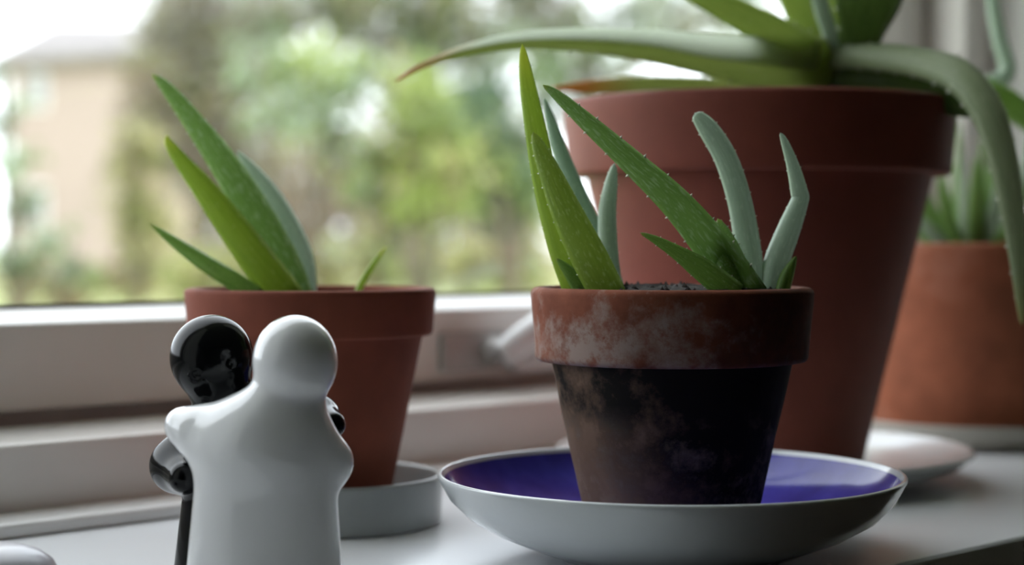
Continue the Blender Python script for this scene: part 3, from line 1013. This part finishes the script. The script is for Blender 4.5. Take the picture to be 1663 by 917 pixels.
# white block added to stand for a bright sky gap between the leaves
n1 = 33.0
sh = thing('sky_patch', garden(ex(850, n1), n1, GZ), 'white hut-shaped block added for the sky gap between trees right of the middle', 'sky_patch')
far_box('wall', ex(812, n1), ex(880, n1), n1, n1 + 1.5, GZ, ez(165, n1), M['white_wood'], sh)
rv = [garden(ex(805, n1), n1 - .1, ez(168, n1)), garden(ex(888, n1), n1 - .1, ez(168, n1)), garden(ex(888, n1), n1 + 1.7, ez(168, n1)), garden(ex(805, n1), n1 + 1.7, ez(168, n1)),
      garden(ex(805, n1), n1 + .8, ez(150, n1)), garden(ex(888, n1), n1 + .8, ez(150, n1))]
part('roof', rv, [[0, 1, 5, 4], [2, 3, 4, 5], [0, 4, 3], [1, 2, 5], [3, 2, 1, 0]], M['white_wood'], sh, False)

FM = {k: foliage_mat('foliage_' + k, c) for k, c in dict(
    lime=(.31, .37, .11), green=(.20, .27, .12), deep=(.11, .17, .10), mint=(.38, .45, .34), olive=(.27, .26, .14), brown=(.28, .22, .16),
    russet=(.42, .28, .19), rose=(.44, .34, .29), straw=(.46, .43, .22), grey=(.28, .27, .23)).items()}


def bush(name, px, depth, blobs, cols, n, size, label, cat, seed, trunk=.05, group=None):
    """Tree or shrub: trunk, limbs to each bough and real folded leaves. blobs: (px, py, radius px, depth shift)."""
    rnd = random.Random(seed)
    root = thing(name, spot(px, depth, GZ), label, cat, group)
    base = spot(px, depth, GZ - .02)
    V, F = [], []
    cs = [(at(a, b, depth + dz), r * depth / FPX) for a, b, r, dz in blobs]
    topz = max(c.z for c, r in cs)
    fork = base + Vector((0, 0, max(.15, (min(c.z for c, r in cs) - base.z) * .55)))
    add_tube(V, F, [base, (base + fork) / 2 + Vector((trunk * .3, 0, 0)), fork], [trunk, trunk * .8, trunk * .7], 8)
    part('trunk', V, F, M['bark'], root, True, None)
    V, F = [], []
    for c, r in cs:
        mid = fork.lerp(c, .5) + Vector((rnd.uniform(-.2, .2) * r, rnd.uniform(-.2, .2) * r, .1 * r))
        add_tube(V, F, [fork - Vector((0, 0, trunk)), mid, c, c + Vector((0, 0, r * .6))], [trunk * .6, trunk * .4, trunk * .25, trunk * .1], 6)
        for k in range(4):
            e = c + Vector((rnd.uniform(-1, 1), rnd.uniform(-1, 1), rnd.uniform(-.6, 1))) * r * .8
            add_tube(V, F, [mid.lerp(c, rnd.random()), c.lerp(e, .6), e], [trunk * .2, trunk * .12, trunk * .05], 5)
    b = part('branches', V, F, M['bark'], root, True, None)
    V, F, MI = [], [], []
    vol = [r ** 2 for c, r in cs]
    tot = sum(vol)
    wts = [w_ for _, w_ in cols]
    for (c, r), q in zip(cs, vol):
        m = int(n * q / tot)
        sub = [(c + Vector((rnd.gauss(0, .45), rnd.gauss(0, .45), rnd.gauss(0, .45))) * r, rnd.choices(range(len(cols)), wts)[0]) for _ in range(max(3, m // 22))]
        for k in range(m):
            sc, mi = rnd.choice(sub)
            p = sc + Vector((rnd.gauss(0, 1), rnd.gauss(0, 1), rnd.gauss(0, 1))) * min(r * .3, size * 2.2)
            if p.z < GZ + .03: p.z = GZ + .03 + rnd.random() * .1
            d = Vector((rnd.uniform(-1, 1), rnd.uniform(-1, 1), rnd.uniform(-1, .4))).normalized()
            s = d.cross(Vector((rnd.uniform(-1, 1), rnd.uniform(-1, 1), 1))).normalized()
            nn = d.cross(s) * .18
            L_ = size * rnd.uniform(.7, 1.3)
            i = len(V)
            V += [p, p + d * L_ * .45 + s * L_ * .33 + nn * L_, p + d * L_, p + d * L_ * .45 - s * L_ * .33 + nn * L_]
            F += [[i, i + 1, i + 2], [i, i + 2, i + 3]]
            MI += [mi, mi]
    o = part('foliage', V, F, [FM[c] for c, _ in cols], root, False)
    o.data.polygons.foreach_set('material_index', MI)
    o['kind'] = 'stuff'
    return root


bush('tree', 330, 26, [(330, 130, 95, 0), (290, 70, 60, 1), (400, 90, 70, 1), (300, 220, 80, 0), (370, 260, 80, 0), (250, 160, 40, 0), (320, 20, 80, 0), (410, 10, 60, 1), (260, 30, 40, 1)],
     [('grey', 3), ('brown', 2), ('olive', 2)], 7600, .16, 'dull grey-brown tree beside the right end of the peach house', 'tree', 1, .16)
bush('tree', 500, 10.5, [(470, 130, 62, 0), (545, 120, 60, .4), (515, 190, 70, 0), (430, 210, 48, .3), (560, 250, 50, 0), (420, 110, 34, .2), (600, 110, 50, 0)],
     [('mint', 3), ('green', 4), ('lime', 2)], 1250, .085, 'light green tree with silvery leaves left of the middle', 'tree', 2, .05)
bush('tree', 680, 8.5, [(690, 200, 66, 0), (640, 250, 50, .2), (735, 260, 52, .2), (620, 330, 50, .3), (700, 320, 52, 0), (670, 150, 52, .4)],
     [('lime', 5), ('green', 2), ('straw', 1)], 1300, .075, 'yellow-green young tree in the middle of the garden', 'tree', 3, .04)
bush('tree', 830, 12, [(800, 240, 60, 0), (845, 310, 62, .3), (780, 330, 50, .2), (770, 160, 58, .5), (870, 130, 40, .4), (760, 250, 40, .2)],
     [('deep', 4), ('green', 3), ('lime', 1)], 1800, .10, 'dark green tree behind the tall aloe leaf', 'tree', 4, .07)
bush('tree', 760, 19, [(600, 40, 60, 0), (690, 60, 80, 1), (790, 50, 70, 0), (900, 30, 80, 1), (1000, 45, 62, 0), (1100, 30, 60, 1), (1190, 10, 60, 0), (520, 10, 55, 0), (930, 130, 50, 0), (650, 120, 60, 1), (430, 20, 50, 0), (560, -30, 70, 1), (700, -20, 80, 0), (840, -20, 70, 1)],
     [('grey', 3), ('olive', 2), ('mint', 2), ('green', 1)], 5200, .15, 'tall thin-crowned tree with sky gleaming through its top', 'tree', 5, .12)
bush('shrub', 640, 29, [(450, 330, 80, 0), (560, 340, 90, 1), (660, 350, 90, 0), (760, 370, 80, 1), (500, 260, 80, 2), (620, 270, 80, 2), (720, 290, 80, 2), (850, 380, 80, 1), (352, 395, 60, 0)],
     [('rose', 4), ('russet', 2), ('olive', 2), ('grey', 2)], 6500, .17, 'rosy brown autumn thicket far behind the young tree', 'shrub', 6, .1)
bush('shrub', 225, 15, [(225, 230, 40, 0), (215, 320, 46, 0), (240, 400, 46, 0), (205, 270, 30, 0), (250, 340, 40, 0)],
     [('straw', 3), ('lime', 2), ('olive', 2)], 900, .10, 'thin yellowish sapling in front of the house corner', 'shrub', 7, .04)
bush('shrub', 20, 7.5, [(10, 180, 40, 0), (20, 260, 40, 0), (40, 330, 42, 0), (70, 400, 44, 0), (10, 420, 46, 0), (130, 430, 36, .2), (0, 130, 30, 0)],
     [('mint', 3), ('green', 3), ('deep', 1)], 330, .065, 'sparse silvery green shrub at the far left of the view', 'shrub', 8, .025)
bush('shrub', 500, 17, [(380, 440, 46, 0), (450, 430, 50, .4), (530, 440, 46, 0), (610, 430, 50, .4), (690, 435, 50, 0), (770, 430, 50, .3), (850, 430, 54, 0), (310, 440, 44, 0)],
     [('straw', 4), ('lime', 3), ('mint', 1)], 3000, .11, 'low straw-green bushes along the lawn', 'shrub', 9, .04)
bush('shrub', 90, 20, [(40, 450, 44, 0), (110, 455, 44, 0), (180, 450, 40, 0), (240, 455, 40, 0)],
     [('straw', 3), ('olive', 2), ('russet', 1)], 1200, .13, 'low dry shrub at the foot of the peach house', 'shrub', 10, .04)
